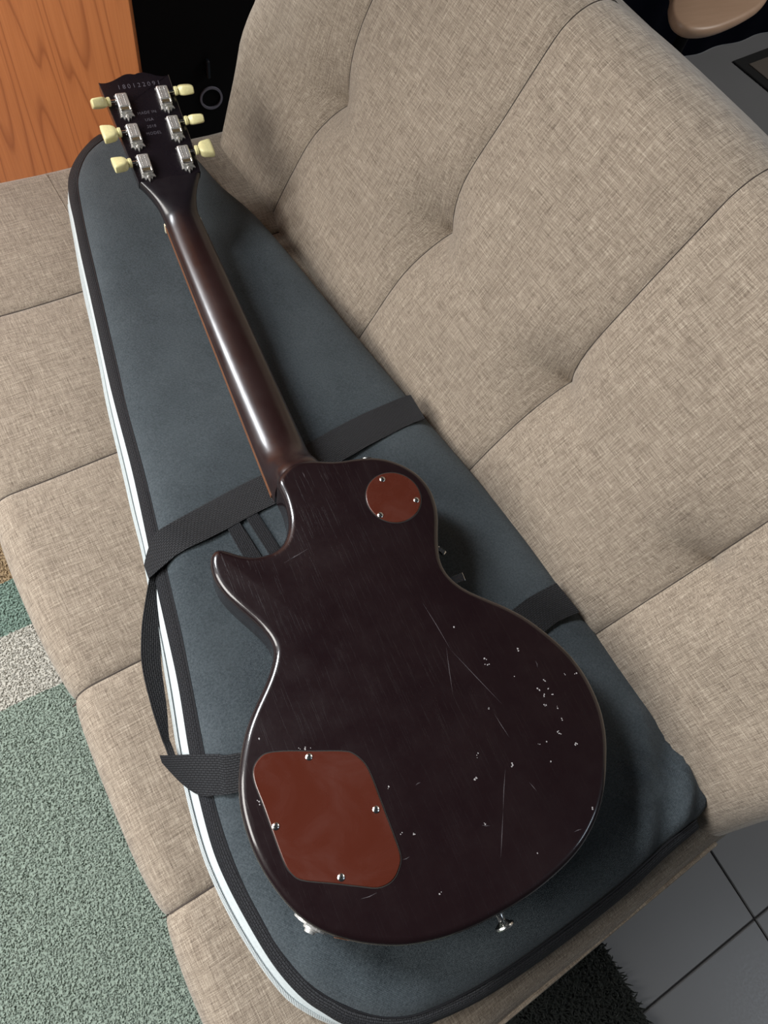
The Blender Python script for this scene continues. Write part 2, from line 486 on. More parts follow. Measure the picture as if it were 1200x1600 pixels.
# piping line near the far left end of the seat
pts = []
for k in range(20):
    q = Vector((-10 - 0 * k, 1040 - 150 * k / 19, -110)); pts.append((q + Vector((0, 0, seat_disp(q, Vector((0, 0, 1))) + 0.2))) / 1000 + Vector((0, 0, H)))
mesh_obj('seat_seam', *tube(pts, 0.0006, 6), 'fabric', seat)
# welt along the near end of the seat
pts = [Vector((-200 + 460 * k / 30, S_LO + 4, -127)) / 1000 + Vector((0, 0, H)) for k in range(31)]
mesh_obj('welt', *tube(pts, 0.0022, 6), 'fabric', seat)
# legs and frame below
for a in (-190, 270):
    for b in (0, 970):
        mesh_obj('leg', *xf(lathe([(0.014, 0.0), (0.017, 0.02), (0.022, 0.19), (0.022, 0.235)], 14), Matrix.Translation((a / 1000, b / 1000, 0))), 'black_plastic', SOFA)
# backrest, local frame: x up the slope, y along the sofa, z out of the face
PHI = math.radians(65)
B_LO, B_HI = -92, 1090
ST = 158
def back_disp(q, nv):
    if nv.z < -0.3: return 0.0
    face = max(0.0, nv.z)
    v = puff(q.y, BACK_SEAMS, B_LO, B_HI)
    gr = sum(math.exp(-abs(q.y - s) / 4.0) for s in BACK_SEAMS)
    near = min(abs(q.y - s) for s in BACK_SEAMS)
    ds = q.x - ST
    tuft = sum(math.exp(-((q.y - s) ** 2 / 46 ** 2 + ds ** 2 / 46 ** 2)) for s in BACK_SEAMS)
    tight = sum(math.exp(-math.hypot(q.y - s, ds) / 13.0) for s in BACK_SEAMS)
    hor = math.exp(-abs(ds + 10 * math.sin(math.pi * min(near / 120.0, 1))) / 30.0) * (0.25 + 0.75 * math.exp(-near / 70.0))
    swell = 6 * math.cos(ds / 190.0)
    fade = 0.35 + 0.65 * math.exp(-(ds / 190.0) ** 2)
    wr = 1.0 * math.sin(q.x / 33.0 + q.y / 47.0) + 0.8 * math.sin(q.x / 21 - q.y / 29.0)
    return face * (-11 * (1 - v) * fade - 3.0 * gr * fade - 16 * tuft - 14 * tight - 9 * hor + swell + wr) + (1 - face) * (-3 * (1 - v))
ys = sorted(set(edges(B_LO, B_HI, 52, 14)) | set(cluster(B_LO + 60, B_HI - 60, BACK_SEAMS, 14, 1.6, 16)))
xs = sorted(set(edges(-75, 428, 52, 14)) | set(cluster(-20, 390, [ST], 14, 2, 16)))
V, F = rbox(xs, ys, edges(-140, 8, 52, 30), 52, back_disp)
V = [Vector((v.x, v.y - (0.35 * (110 - v.x) * max(0.0, (v.y - 960) / 130.0) if v.x < 110 else 0.0), v.z)) for v in V]
back = mesh_obj('backrest', [v / 1000 for v in V], F, 'fabric', SOFA, angle=80)
bx = Vector((math.cos(PHI), 0, math.sin(PHI))); by = Vector((0, 1, 0)); bz = Vector((-math.sin(PHI), 0, math.cos(PHI)))
bm4 = Matrix((bx, by, bz)).transposed().to_4x4(); bm4.translation = Vector((0.255, 0, -0.100 + H))
back.matrix_local = bm4
def rpt(q, nv): return (q + nv * (back_disp(q, nv) + 0.4)) / 1000
for s in BACK_SEAMS:
    pts = []
    for k in range(60):
        x = -15 + 391 * k / 59; pts.append(rpt(Vector((x, s, 8)), Vector((0, 0, 1))))
    for k in range(1, 12):
        an = k / 11 * math.pi * 0.8; nv = Vector((math.sin(an), 0, math.cos(an))); q = Vector((376, s, -44)) + nv * 52; pts.append(rpt(q, nv))
    mesh_obj('backrest_seam', *tube(pts, 0.0006, 6), 'seam', back)

# ------------------------------------------------------------------ patchwork rug
RG = root('rug', (0.2505, -0.30, 0.0), math.radians(4.8))
tag(RG, 'patchwork pile rug in sage green, cream, brown and charcoal under the sofa', 'rug')
BY0 = -0.30
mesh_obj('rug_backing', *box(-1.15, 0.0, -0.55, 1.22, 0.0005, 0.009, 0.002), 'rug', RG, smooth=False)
def pile():
    V, F = [], []
    def patch(x0, x1, y0, y1, sp, hgt):
        nx = int((x1 - x0) / sp); ny = int((y1 - y0) / sp)
        for i in range(nx):
            for j in range(ny):
                x = x0 + (i + random.random()) * sp; y = y0 + (j + random.random()) * sp
                a = random.random() * 6.283; lean = random.uniform(0.3, 1.1) * hgt; wd = random.uniform(0.0007, 0.0012)
                dx, dy = math.cos(a), math.sin(a); h = hgt * random.uniform(0.6, 1.0); o = len(V)
                V.extend([(x - dy * wd, y + dx * wd, 0.0085), (x + dy * wd, y - dx * wd, 0.0085),
                          (x + dx * lean * 0.5 - dy * wd, y + dy * lean * 0.5 + dx * wd, 0.0085 + h * 0.7), (x + dx * lean * 0.5 + dy * wd, y + dy * lean * 0.5 - dx * wd, 0.0085 + h * 0.7),
                          (x + dx * lean, y + dy * lean, 0.0085 + h)])
                F.extend([(o, o + 1, o + 3, o + 2), (o + 2, o + 3, o + 4)])
    patch(-0.78, -0.34, 0.16, 1.10, 0.0022, 0.0036)           # densest where it is seen from close by
    patch(-1.15, -0.78, -0.55, 1.22, 0.0034, 0.006); patch(-0.78, -0.34, -0.55, 0.16, 0.0034, 0.006); patch(-0.78, -0.34, 1.10, 1.22, 0.0034, 0.006)
    patch(-0.34, -0.16, -0.55, 0.24, 0.0036, 0.008); patch(-0.16, 0.0, -0.55, -0.16, 0.0036, 0.009)
    patch(-0.16, 0.0, -0.16, 0.24, 0.0028, 0.009)
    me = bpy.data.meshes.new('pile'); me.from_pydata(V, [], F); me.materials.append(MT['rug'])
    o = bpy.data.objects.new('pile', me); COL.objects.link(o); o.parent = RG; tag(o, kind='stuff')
pile()

# ------------------------------------------------------------------ wooden cabinet at the far end of the sofa
CB = root('wooden_cabinet', (0.032, 1.098, 0), math.radians(6.5 - 34))
tag(CB, 'tall orange-brown wood-grain cabinet standing at the far end of the sofa', 'cabinet')
mesh_obj('side_panel', *box(-1.05, 0.0, 0.0, 0.010, 0.0, 1.90, 0.0015), 'wood', CB, smooth=False)
mesh_obj('carcass', *box(-1.045, -0.12, 0.010, 0.08, 0.0, 1.89, 0.002), 'wood', CB, smooth=False)

# ------------------------------------------------------------------ black speaker behind the sofa end
SPK = root('floor_speaker', (0.19, 1.315, 0.0))
tag(SPK, 'black floor-standing speaker with grey port ring, in the gap behind the sofa', 'speaker')
mesh_obj('enclosure', *box(-0.13, 0.13, -0.045, 0.03, 0.0, 0.62, 0.004), 'speaker_black', SPK, smooth=False)
def ring_part(cx, cz, y, r0, r1, d):
    seg = 32; rings = []
    for r, yy in ((r0, y), (r0, y - d), (r1, y - d), (r1, y)):
        rings.append([Vector((cx + r * math.cos(2 * math.pi * k / seg), yy, cz + r * math.sin(2 * math.pi * k / seg))) for k in range(seg)])
    V, F = rings_mesh(rings, False, False)
    n = seg
    for i in range(n): F.append((3 * n + i, 3 * n + (i + 1) % n, (i + 1) % n, i))
    return V, F
mesh_obj('port_ring', *ring_part(-0.0105, 0.298, -0.045, 0.0165, 0.0200, 0.003), 'port_grey', SPK)
mesh_obj('grip', *xf(box(-0.003, 0.003, -0.010, 0.0, -0.015, 0.015, 0.0015), Matrix.Translation((-0.0145, -0.045, 0.352))), 'dull_blue', SPK, smooth=False)

# ------------------------------------------------------------------ chair with a tan seat, mat, both beyond the backrest
CH = root('stool', (1.156, 1.217, 0.0), 0.0)
tag(CH, 'stool with smooth tan wooden rounded seat, in front of the dark curtain', 'stool')
def seat_outline():
    P = [(1046, 1158), (1020, 1128), (1005, 1102), (1000, 1080), (1008, 1060), (1028, 1051), (1060, 1049), (1101, 1055), (1164, 1072), (1229, 1098), (1290, 1140), (1318, 1190), (1310, 1250), (1270, 1300), (1210, 1325), (1140, 1290), (1085, 1222)]
    pts = resample(catmull([(a / 1000 - 1.15, b / 1000 - 1.20) for a, b in P], 8, True), 96, True)
    return pts, normals2(pts)
pts, nn = seat_outline()
prof = [(-0.012, -0.022), (-0.004, -0.020), (0, -0.014), (0, -0.006), (-0.003, -0.0015), (-0.008, 0.0)]
V, F = rings_mesh([[Vector((p.x + m.x * i, p.y + m.y * i, 0.45 + z)) for p, m in zip(pts, nn)] for i, z in prof])
mesh_obj('seat', V, F, 'tan', CH, angle=60)
mesh_obj('post', *xf(lathe([(0.02, 0.02), (0.014, 0.03), (0.012, 0.40), (0.03, 0.43)], 20), Matrix.Translation((-0.035, -0.055, 0))), 'speaker_black', CH)
mesh_obj('base_plate', *xf(lathe([(0.15, 0.0), (0.15, 0.006), (0.14, 0.012), (0.03, 0.022)], 40), Matrix.Translation((-0.035, -0.055, 0))), 'speaker_black', CH)
MA = root('floor_mat', (1.8485, 1.5419, 0.0), math.radians(11))
tag(MA, 'small brown floor mat with black border on the grey tiles', 'mat')
mesh_obj('border', *box(0.0, 0.55, -0.40, 0.0, 0.0005, 0.006, 0.002), 'mat_black', MA, smooth=False)
mesh_obj('centre_panel', *box(0.035, 0.515, -0.365, -0.035, 0.004, 0.009, 0.001), 'mat_brown', MA, smooth=False)

# ------------------------------------------------------------------ gig bag
BAG = root('gig_bag', W((0, 450, -110)))
tag(BAG, 'slate grey padded gig bag with black webbing and white zip on the sofa seat', 'bag')
PANEL_L = [(-46.4, 1041), (-57.4, 1033), (-73, 1017.7), (-87.8, 992.8), (-98.4, 964), (-107.4, 899.7), (-115, 827.7), (-123.7, 739), (-131.8, 654), (-137, 607), (-143, 522), (-149.5, 451), (-155.7, 394.4), (-161.8, 334.4), (-169.1, 278.8), (-176.7, 224.3), (-182, 182.2), (-183.5, 140.9), (-181, 102.5), (-176, 73.9), (-173, 55), (-167, 37), (-158.8, 17.2), (-146.8, -0.5), (-133.4, -14.8), (-122.8, -24.8), (-111.5, -33.3), (-94.9, -41), (-78.9, -45)]
PANEL_R = [(-27.2, -49), (42.5, -47), (131, -39), (193.8, -29), (240, -24), (262, -14), (266, 6), (258, 78), (242, 178), (220, 329), (185, 493), (157, 624), (113, 837), (82, 922), (66, 985), (40, 1032), (5, 1052), (-25, 1051)]
outl = resample(catmull(PANEL_L + PANEL_R, 8, True), 260, True)
onrm = normals2(outl)
def side_k(p): return 1.0 if p.x < 0 else max(0.12, 1 - (p.x + 0) / 60.0)
def axis_pt(p):
    y = min(max(p.y, 120), 930); return Vector((30 - 28 * (y - 120) / 810, y))
def bag_z(x, y, d):
    z = -82 + 14.5 * (1 - math.exp(-d / 11.0))
    k = 1 - math.exp(-d / 14.0)
    z += k * (1.1 * math.sin(x / 29 + y / 53) + 0.9 * math.sin(x / 47 - y / 31))
    for (ax, ay, bx_, by_, h, wdt) in FOLDS:                 # soft folds near the far corner
        vx, vy = bx_ - ax, by_ - ay; L2 = vx * vx + vy * vy
        t = min(max(((x - ax) * vx + (y - ay) * vy) / L2, 0), 1)
        dd = math.hypot(x - ax - vx * t, y - ay - vy * t)
        z += h * k * math.exp(-(dd / wdt) ** 2)
    return z
FOLDS = [(168, -25, 232, 85, 8, 9), (190, -28, 256, 60, -8, 7), (212, -26, 262, 40, 8, 7), (236, -20, 264, 12, -7, 5), (-150, 20, -128, 62, 3, 6), (-165, 45, -135, 80, -2, 5), (-120, -18, -95, 25, 3, 7), (-100, 330, -60, 250, -4, 22), (-150, 300, -110, 215, 3, 16)]
rings = []
for off, z in ((4, -109.0), (9, -104), (8, -94), (5, -87.5), (2, -84)):
    rings.append([Vector((p.x + m.x * off * side_k(p), p.y + m.y * off * side_k(p), z)) for p, m in zip(outl, onrm)])
ts = [0, 0.02, 0.045, 0.075, 0.11, 0.15, 0.2, 0.26, 0.33, 0.4, 0.48, 0.56, 0.64, 0.72, 0.8, 0.88, 0.95, 0.985]
for t in ts:
    ring = []
    for p in outl:
        c = axis_pt(p); q = c + (p - c) * (1 - t); d = (p - c).length * t
        ring.append(Vector((q.x, q.y, bag_z(q.x, q.y, d))))
    rings.append(ring)
conv = rel(BAG)
rings = [[conv(v) for v in r] for r in rings]
V, F = rings_mesh(rings, True, False)
n = len(outl); o0 = (len(rings) - 1) * n
top_c = len(V); V.append(sum((V[o0 + i] for i in range(n)), Vector()) / n)
for i in range(n): F.append((o0 + i, o0 + (i + 1) % n, top_c))
F = [f for f in F]
mesh_obj('bag_shell', V, F, 'bag', BAG, angle=75)
BAND = [(-43.9, 1062.3), (-56.6, 1053.5), (-75.1, 1034.8), (-90.5, 1014.2), (-101.3, 993.6), (-108.1, 972.9), (-113.4, 942.5), (-116.7, 909), (-123.4, 850.8), (-129.3, 789.9), (-135.1, 731.6), (-142.2, 662), (-146.1, 614.4), (-152.2, 529), (-161.4, 443), (-166.5, 401), (-171.6, 349.7), (-177.7, 292.3), (-187.4, 229.8), (-191.9, 187), (-194.2, 145.5), (-192.2, 115.4), (-187, 82.7), (-179.6, 48), (-171.7, 24), (-161.9, 4), (-150.7, -11.2), (-141.7, -22.4), (-128, -34), (-112, -44), (-95, -51), (-78, -55), (-27, -60), (42, -58), (131, -50), (190, -40), (236, -34)]
band = resample(catmull(BAND, 8), 150)
def nearest_out(p):
    return min(outl, key=lambda q: (q - Vector((p.x, p.y))).length_squared)
panel_edge = [nearest_out(p) for p in band]
pe = [Vector((q.x, q.y)) for q in panel_edge]
for _ in range(3): pe = [pe[0]] + [pe[i] * 0.5 + (pe[i - 1] + pe[i + 1]) * 0.25 for i in range(1, len(pe) - 1)] + [pe[-1]]
ribbon('binding', [Vector((p.x, p.y, -86)) for p in band], [Vector((q.x + 1.5, q.y, -80.2)) for q in pe], 'binding', BAG, per=2, thick=1.2, crown=1.8)
mesh_obj('piping', *tube([conv((q.x + 1.8, q.y, -79.4)) for q in pe], 0.0009, 6), 'black_plastic', BAG)
WHITE = [(-108.1, 975), (-115.5, 949.8), (-124.5, 880.9), (-134.3, 805.8), (-140.5, 741.4), (-146.5, 685.3), (-154.2, 621.3), (-161.5, 535.6), (-166, 486.5), (-169.5, 438.9), (-175.3, 391.7), (-180.1, 354.7), (-185, 314.4), (-190.5, 276.6), (-197, 235), (-201.3, 195.5), (-203.6, 153.8), (-202.6, 124.1), (-197.5, 86.1), (-188, 46), (-176.6, 14.1), (-164, -4.5), (-153.5, -16), (-144, -25), (-130, -37), (-113, -47)]
wh = resample(catmull(WHITE, 8), 110)
def nearest_band(p): return min(band, key=lambda q: (q - p).length_squared)
wb = [nearest_band(p) for p in wh]
for _ in range(3): wb = [wb[0]] + [wb[i] * 0.5 + (wb[i - 1] + wb[i + 1]) * 0.25 for i in range(1, len(wb) - 1)] + [wb[-1]]
zt = ribbon('zip_tape', [Vector((p.x, p.y, -94)) for p in wh], [Vector((q.x + 0.8, q.y, -87)) for q in wb], 'white_tape', BAG, per=2, thick=1.0, crown=0.6)
def zip_teeth():
    line = resample(wh, 620); V, F = [], []
    inner = resample(wb, 620)
    for i in range(14, 619):
        p, q = line[i], inner[i]; t = (line[min(i + 1, 619)] - line[i - 1]).normalized(); s = (q - p)
        if s.length < 3.5: continue
        s = s.normalized()
        c = Vector((p.x, p.y, -92.6)) + Vector((s.x, s.y, 0.6)) * 1.6
        a = Vector((t.x, t.y, 0)) * 0.62; b = Vector((s.x, s.y, 0.75)) * 2.0; u = Vector((-s.x * 0.5, -s.y * 0.5, 0.8)) * 0.7
        vs = [c + a * i1 + b * i2 + u * i3 for i3 in (-1, 1) for i2 in (-1, 1) for i1 in (-1, 1)]
        o = len(V); V += [conv(v) for v in vs]
        F += [tuple(o + k for k in f) for f in ((0, 1, 3, 2), (4, 5, 7, 6), (0, 1, 5, 4), (2, 3, 7, 6), (0, 2, 6, 4), (1, 3, 7, 5))]
    o = mesh_obj('zip_teeth', V, F, 'white_tape', zt, smooth=False); tag(o, kind='stuff')
zip_teeth()
# webbing that crosses the bag and forms the carrying handle
def V3(l, z): return [Vector((a, b, z)) for a, b in l]
zs = -65.0
upA = V3([(176, 513), (161, 512.9), (101.7, 505.4), (40.7, 491.8), (8, 481), (-23.7, 471.2), (-57.7, 465.1), (-113, 453.2)], zs) + [Vector((-135.8, 448, -65)), Vector((-149.8, 446.4, -72)), Vector((-162, 436, -79)), Vector((-171.8, 421.6, -85))]
loA = V3([(178, 477), (150, 474.5), (94, 464.3), (47.6, 453), (12, 443), (-18, 434.2), (-51.6, 428.8), (-95, 420)], zs) + [Vector((-117, 417, -65)), Vector((-137, 414.5, -68)), Vector((-156, 409, -74)), Vector((-171.5, 404.5, -81))]
ribbon('webbing_strap', upA, loA, 'webbing', BAG, per=8, thick=1.4)
upB = V3([(222, 239.3), (190, 236.6), (163.9, 231.6), (60, 205), (-60, 196), (-147.3, 208.8)], zs) + [Vector((-166, 216.5, -70)), Vector((-185, 226, -80)), Vector((-200.6, 232.6, -84)), Vector((-212.1, 237.3, -85))]
loB = V3([(229, 201), (208, 200.6), (185.2, 197.5), (60, 165), (-60, 158), (-156, 177)], zs) + [Vector((-174, 182.3, -71)), Vector((-189.9, 190, -81)), Vector((-202, 207, -86)), Vector((-212.3, 230.7, -87))]
ribbon('webbing_strap', upB, loB, 'webbing', BAG, per=8, thick=1.4)
# handle: folded webbing, two flanks meeting along a crease
HM = [(-163.2, 420.2, -80), (-170.6, 404.8, -82), (-181.4, 383.6, -84.0), (-193.2, 356.4, -84.0), (-202.6, 322.8, -84.0), (-205.8, 281.9, -85.0), (-205.6, 253.5, -86.0), (-205.3, 245.5, -87.0), (-205.5, 235.1, -87.0)]
HL = [(-168.5, 423.5, -86.0), (-177.1, 410.6, -92.0), (-188.7, 391.2, -97.0), (-200.7, 364.3, -99.0), (-208.0, 329.3, -100.0), (-210.1, 286.7, -100.0), (-208.5, 256.8, -98.0), (-207.4, 247.8, -96.0), (-212.0, 238.4, -90.0)]
HR = [(-158.5, 419.7, -84), (-164.0, 404.0, -86), (-170.5, 381.6, -89.0), (-177.6, 352.6, -90.0), (-186.2, 318.4, -91.0), (-193.5, 278.1, -91.0), (-199.6, 251.7, -91.0), (-199.7, 243.5, -90.0), (-199.2, 232.4, -87.0)]
hd = ribbon('handle', [Vector(p) for p in HM], [Vector(p) for p in HR], 'webbing', BAG, per=8, thick=1.3)
ribbon('handle_fold', [Vector(p) for p in HL], [Vector(p) for p in HM], 'webbing', hd, per=8, thick=1.3)
# front-pocket zip
def zl(p0, p1, k): return [Vector((p0[0] + (p1[0] - p0[0]) * t, p0[1] + (p1[1] - p0[1]) * t, k)) for t in (0, 0.5, 1, 1.5, 2.2)]
pz = ribbon('pocket_zip', zl((-82.5, 424), (-78.2, 391), -65.8), zl((-68.5, 427), (-61.5, 386), -65.6), 'binding', BAG, per=5, thick=0.8)
ribbon('pocket_zip', zl((-60.5, 428), (-53.5, 386), -65.6), zl((-47.5, 430), (-40.5, 388), -65.8), 'binding', BAG, per=5, thick=0.8)
ribbon('zip_coil', zl((-67.0, 427), (-60.0, 386), -65.0), zl((-62.0, 428), (-55.0, 386), -65.0), 'webbing', pz, per=5, thick=1.2, crown=1.2)
# zip pull lying beside the guitar
zp = mesh_obj('zip_slider', *[f([conv(v) for v in xf(box(-3, 3, -5.5, 5.5, -2, 2, 1.0), Matrix.Translation((118, 318, -63)) @ Matrix.Rotation(0.5, 4, 'Z'))[0]]) if k == 0 else box(-3, 3, -5.5, 5.5, -2, 2, 1.0)[1] for k, f in enumerate((list, list))], 'chrome', BAG, smooth=False)
mesh_obj('zip_pull_tab', [conv(v) for v in xf(box(-10, 7, -4.5, 4.5, -0.8, 0.8, 0.3), Matrix.Translation((118.5, 281.5, -58)) @ Matrix.Rotation(-0.10, 4, 'Z') @ Matrix.Rotation(-0.35, 4, 'Y'))[0]], box(-10, 7, -4.5, 4.5, -0.8, 0.8, 0.3)[1], 'chrome', zp, smooth=False)

# ------------------------------------------------------------------ guitar
GT = root('electric_guitar', W((0, 220, -67)))
tag(GT, 'dark brown single-cutaway electric guitar lying face down on the slate gig bag', 'guitar')
gconv = rel(GT)
def gpart(name, part, mat, parent=None, **kw):
    return mesh_obj(name, [gconv(v) for v in part[0]], part[1], mat, parent if parent is not None else GT, **kw)
BODY = [(-29.2, 425.2), (-28.4, 412.4), (-29.9, 395.1), (-34.1, 379.2), (-44.1, 363.7), (-56, 357.7), (-72.9, 358), (-83.9, 362.9), (-96.8, 373.3), (-104.1, 379), (-110, 377.6), (-115, 370.1), (-117.4, 354.9), (-114.9, 338.7), (-107.4, 320.1), (-98.1, 301.3), (-91.9, 285.8), (-90.2, 274.5), (-91.8, 267.1), (-99.2, 255.5), (-109.5, 243.6), (-124.9, 228.5), (-138, 213.2), (-149.8, 193.5), (-157.2, 175.9), (-161.6, 158.5), (-163.0, 140.1), (-162.6, 124.3), (-160, 107.1), (-155.3, 90), (-148.8, 73.5), (-139.2, 58.5), (-128.1, 46.6), (-114.1, 35.4), (-98.8, 25.8), (-80.8, 17), (-56.5, 9.6), (-31.1, 5.3), (-4.3, 3.7), (24.4, 4.2), (49.5, 7.2), (73.7, 12.4), (93.8, 20.1), (114, 32.4), (131.9, 49.5), (149, 72.9), (157.3, 87.9), (163.4, 105), (166, 120.8), (166.5, 138.8), (163.5, 158.7), (157.1, 177.2), (148.4, 195.4), (139.5, 210.7), (127, 226.6), (113, 241), (99.4, 255.6), (92, 267.9), (88.6, 279.8), (89.2, 291.5), (93.7, 304.7), (100.2, 318.5), (108.6, 334.8), (113.2, 349.9), (114.7, 366.7), (110.8, 384.4), (101.1, 399.8), (88.6, 411.6), (74.1, 419.7), (57.2, 424.4), (40.6, 427.2), (28.1, 431), (12.4, 437.8), (-4.6, 439.8), (-20.2, 434)]
bo = smooth_closed(resample(catmull(BODY, 6, True), 420, True), 4)
bn = normals2(bo)
R0 = 7.0; rings = []
for k in range(8):
    an = k / 7 * math.pi / 2
    rings.append((-(R0 - R0 * math.sin(an)), -(R0 - R0 * math.cos(an))))
prof = [(i, z) for i, z in rings] + [(0, -20), (0, -40), (0, -43.5), (-1.5, -44.5), (-3, -45)]
rr = [[Vector((p.x + m.x * i, p.y + m.y * i, z)) for p, m in zip(bo, bn)] for i, z in prof]
body = gpart('body', rings_mesh(rr), 'mahogany_dark', angle=30)
# carved dome below, with the hardware the guitar rests on
dome = [(0.55, -46), (0.48, -50), (0.34, -54), (0.16, -56.5), (0.02, -57)]
gpart('carved_top', rings_mesh([[Vector((0 + (p.x) * s, 150 + (p.y - 150) * s, z)) for p in bo] for s, z in dome]), 'mahogany_dark')
gpart('bridge', box(-42, 42, 168, 178, -66.5, -55, 1.5), 'bridge_metal', smooth=False)
gpart('tailpiece', box(-48, 48, 128, 140, -66, -55, 1.5), 'bridge_metal', smooth=False)
for x, y in ((-108, 92), (-70, 62), (-112, 142), (-76, 108)):
    gpart('knob', xf(lathe([(11.5, -66), (12.5, -65), (13, -52)], 20), Matrix.Translation((x, y, 0))), 'ivory')
# neck
def zf(y): return -58 + (y - 437) * (26.0 / 371.0)
def sup(an, e):
    c, s = math.cos(an), math.sin(an)
    return math.copysign(abs(c) ** (2 / e), c), math.copysign(abs(s) ** (2 / e), s)
NUT = 808.0
BE = math.radians(21)
def hs(x, s, h=0.0): return Vector((x, NUT + s * math.cos(BE) - h * math.sin(BE), -13 + s * math.sin(BE) + h * math.cos(BE)))
secs = []
NP = 28
def section(cx, hw, y, ztop, zbot, e, tilt=0.0):
    # back arc from left to right, then the flat front
    out = []
    for k in range(NP + 1):
        an = math.pi - math.pi * k / NP
        a, b = sup(an, e); z = zbot + (ztop - zbot) * b
        out.append(Vector((cx + hw * a, y + tilt * (z - zbot), z)))
    for k in range(1, 6): out.append(Vector((cx + hw * (1 - 2 * k / 6), y, zbot)))
    return out
def hwid(y): return 21.5 + (27.8 - 21.5) * (NUT - y) / 371.0
for y, top in ((428, -2.5), (437, -2.8), (443, -5.0), (448, -9.5), (453, -15.0), (459, -20.5), (467, -25.5), (478, -28.5), (495, -30.2), (540, -28.6), (600, -25.3), (660, -21.8), (720, -18.3), (770, -15.3), (795, -13.6)):
    e = 2.15 if y > 470 else 2.15 + 1.6 * (470 - y) / 42
    secs.append(section(-1.0, hwid(y), y, top, zf(y) + 6, e))
for k in range(0, 11):                                     # scoop from the neck into the tilted headstock
    t = k / 10.0; s = 2 + 46 * t
    hw = 21.5 + (37.2 - 21.5) * (t ** 1.9)
    th = 15 + 0 * t; e = 2.15 + 7.0 * t ** 1.6
    top = hs(0, s, 0.4 * (1 - t)); bot = hs(0, s, -th)
    out = []
    for q in range(NP + 1):
        an = math.pi - math.pi * q / NP; a, b = sup(an, e)
        dpt = -th + th * b
        out.append(hs(-1.0 * (1 - t) + hw * a, s, dpt + 0.4 * (1 - t)))
    for q in range(1, 6): out.append(hs(-1.0 * (1 - t) + hw * (1 - 2 * q / 6), s, -th))
    secs.append(out)
gpart('neck', rings_mesh(secs), 'neck_finish', angle=50)
# fingerboard edge below the neck and nut
fb = []
for y in (437, 560, 680, NUT):
    hw = hwid(y) + 0.6
    fb.append([Vector((-1 - hw, y, zf(y) + 6.2)), Vector((-1 + hw, y, zf(y) + 6.2)), Vector((-1 + hw, y, zf(y))), Vector((-1 - hw, y, zf(y)))])
gpart('fingerboard', rings_mesh(fb), 'rosewood', smooth=False)
gpart('nut', box(-23.6, 21.6, NUT, NUT + 4.5, -38, -26, 0.6), 'ivory', smooth=False)
# headstock plate
HO = [(-37.4, 47), (-39.3, 92), (-41.0, 130), (-43.5, 172), (-36, 171.0), (-28, 172.5), (-20, 175.5), (-12, 178.5), (-5, 178.8), (0, 177.6), (5, 178.8), (12, 178.5), (19, 175.8), (26, 172.5), (33, 171.0), (39.5, 172), (39.0, 130), (39.3, 92), (37.4, 47)]
def hs_outline():
    a = [Vector(p) for p in HO]
    topc = catmull(HO[3:16], 5)
    return [a[0], a[1], a[2]] + topc + [a[16], a[17], a[18]]
ho = hs_outline()
hn = normals2(ho)
hr = [[hs(p.x + m.x * i, p.y + (m.y * i if p.y > 60 else 0), z) for p, m in zip(ho, hn)] for i, z in ((-0.8, 0.0), (0, -0.8), (0, -14.2), (-0.8, -15))]
head = gpart('headstock', rings_mesh(hr), 'headstock_finish', angle=30)
# stamped serial number and lines on the headstock
HM4 = Matrix((Vector((1, 0, 0)), Vector((0, math.cos(BE), math.sin(BE))), Vector((0, -math.sin(BE), math.cos(BE))))).transposed().to_4x4()
def stamp(name, txt, x, s, size, spacing=1.0):
    cu = bpy.data.curves.new(name, 'FONT'); cu.body = txt; cu.size = size / 1000; cu.align_x = 'CENTER'; cu.align_y = 'CENTER'
    cu.space_character = spacing; cu.extrude = 0.00012; cu.resolution_u = 3
    ob = bpy.data.objects.new('t', cu); COL.objects.link(ob)
    dg = bpy.context.evaluated_depsgraph_get(); me = bpy.data.meshes.new_from_object(ob.evaluated_get(dg))
    bpy.data.objects.remove(ob)
    me.materials.clear(); me.materials.append(MT['stamp'])
    o = bpy.data.objects.new(name, me); COL.objects.link(o); o.parent = head
    m = HM4.copy(); m.translation = W(hs(x, s, 0.1)) - Vector(GT.location)
    o.matrix_local = m
    tag(o, 'stamped lettering')
stamp('serial_number', '180122091', 1, 163, 7.6, 1.55)
stamp('stamped_text', 'MADE IN', -1, 128.5, 5.0, 1.15)
stamp('stamped_text', 'USA', -1, 119.5, 5.0, 1.15)
stamp('stamped_text', '2018', -1, 111, 5.0, 1.15)
stamp('stamped_text', 'MODEL', -1, 102.5, 5.0, 1.15)
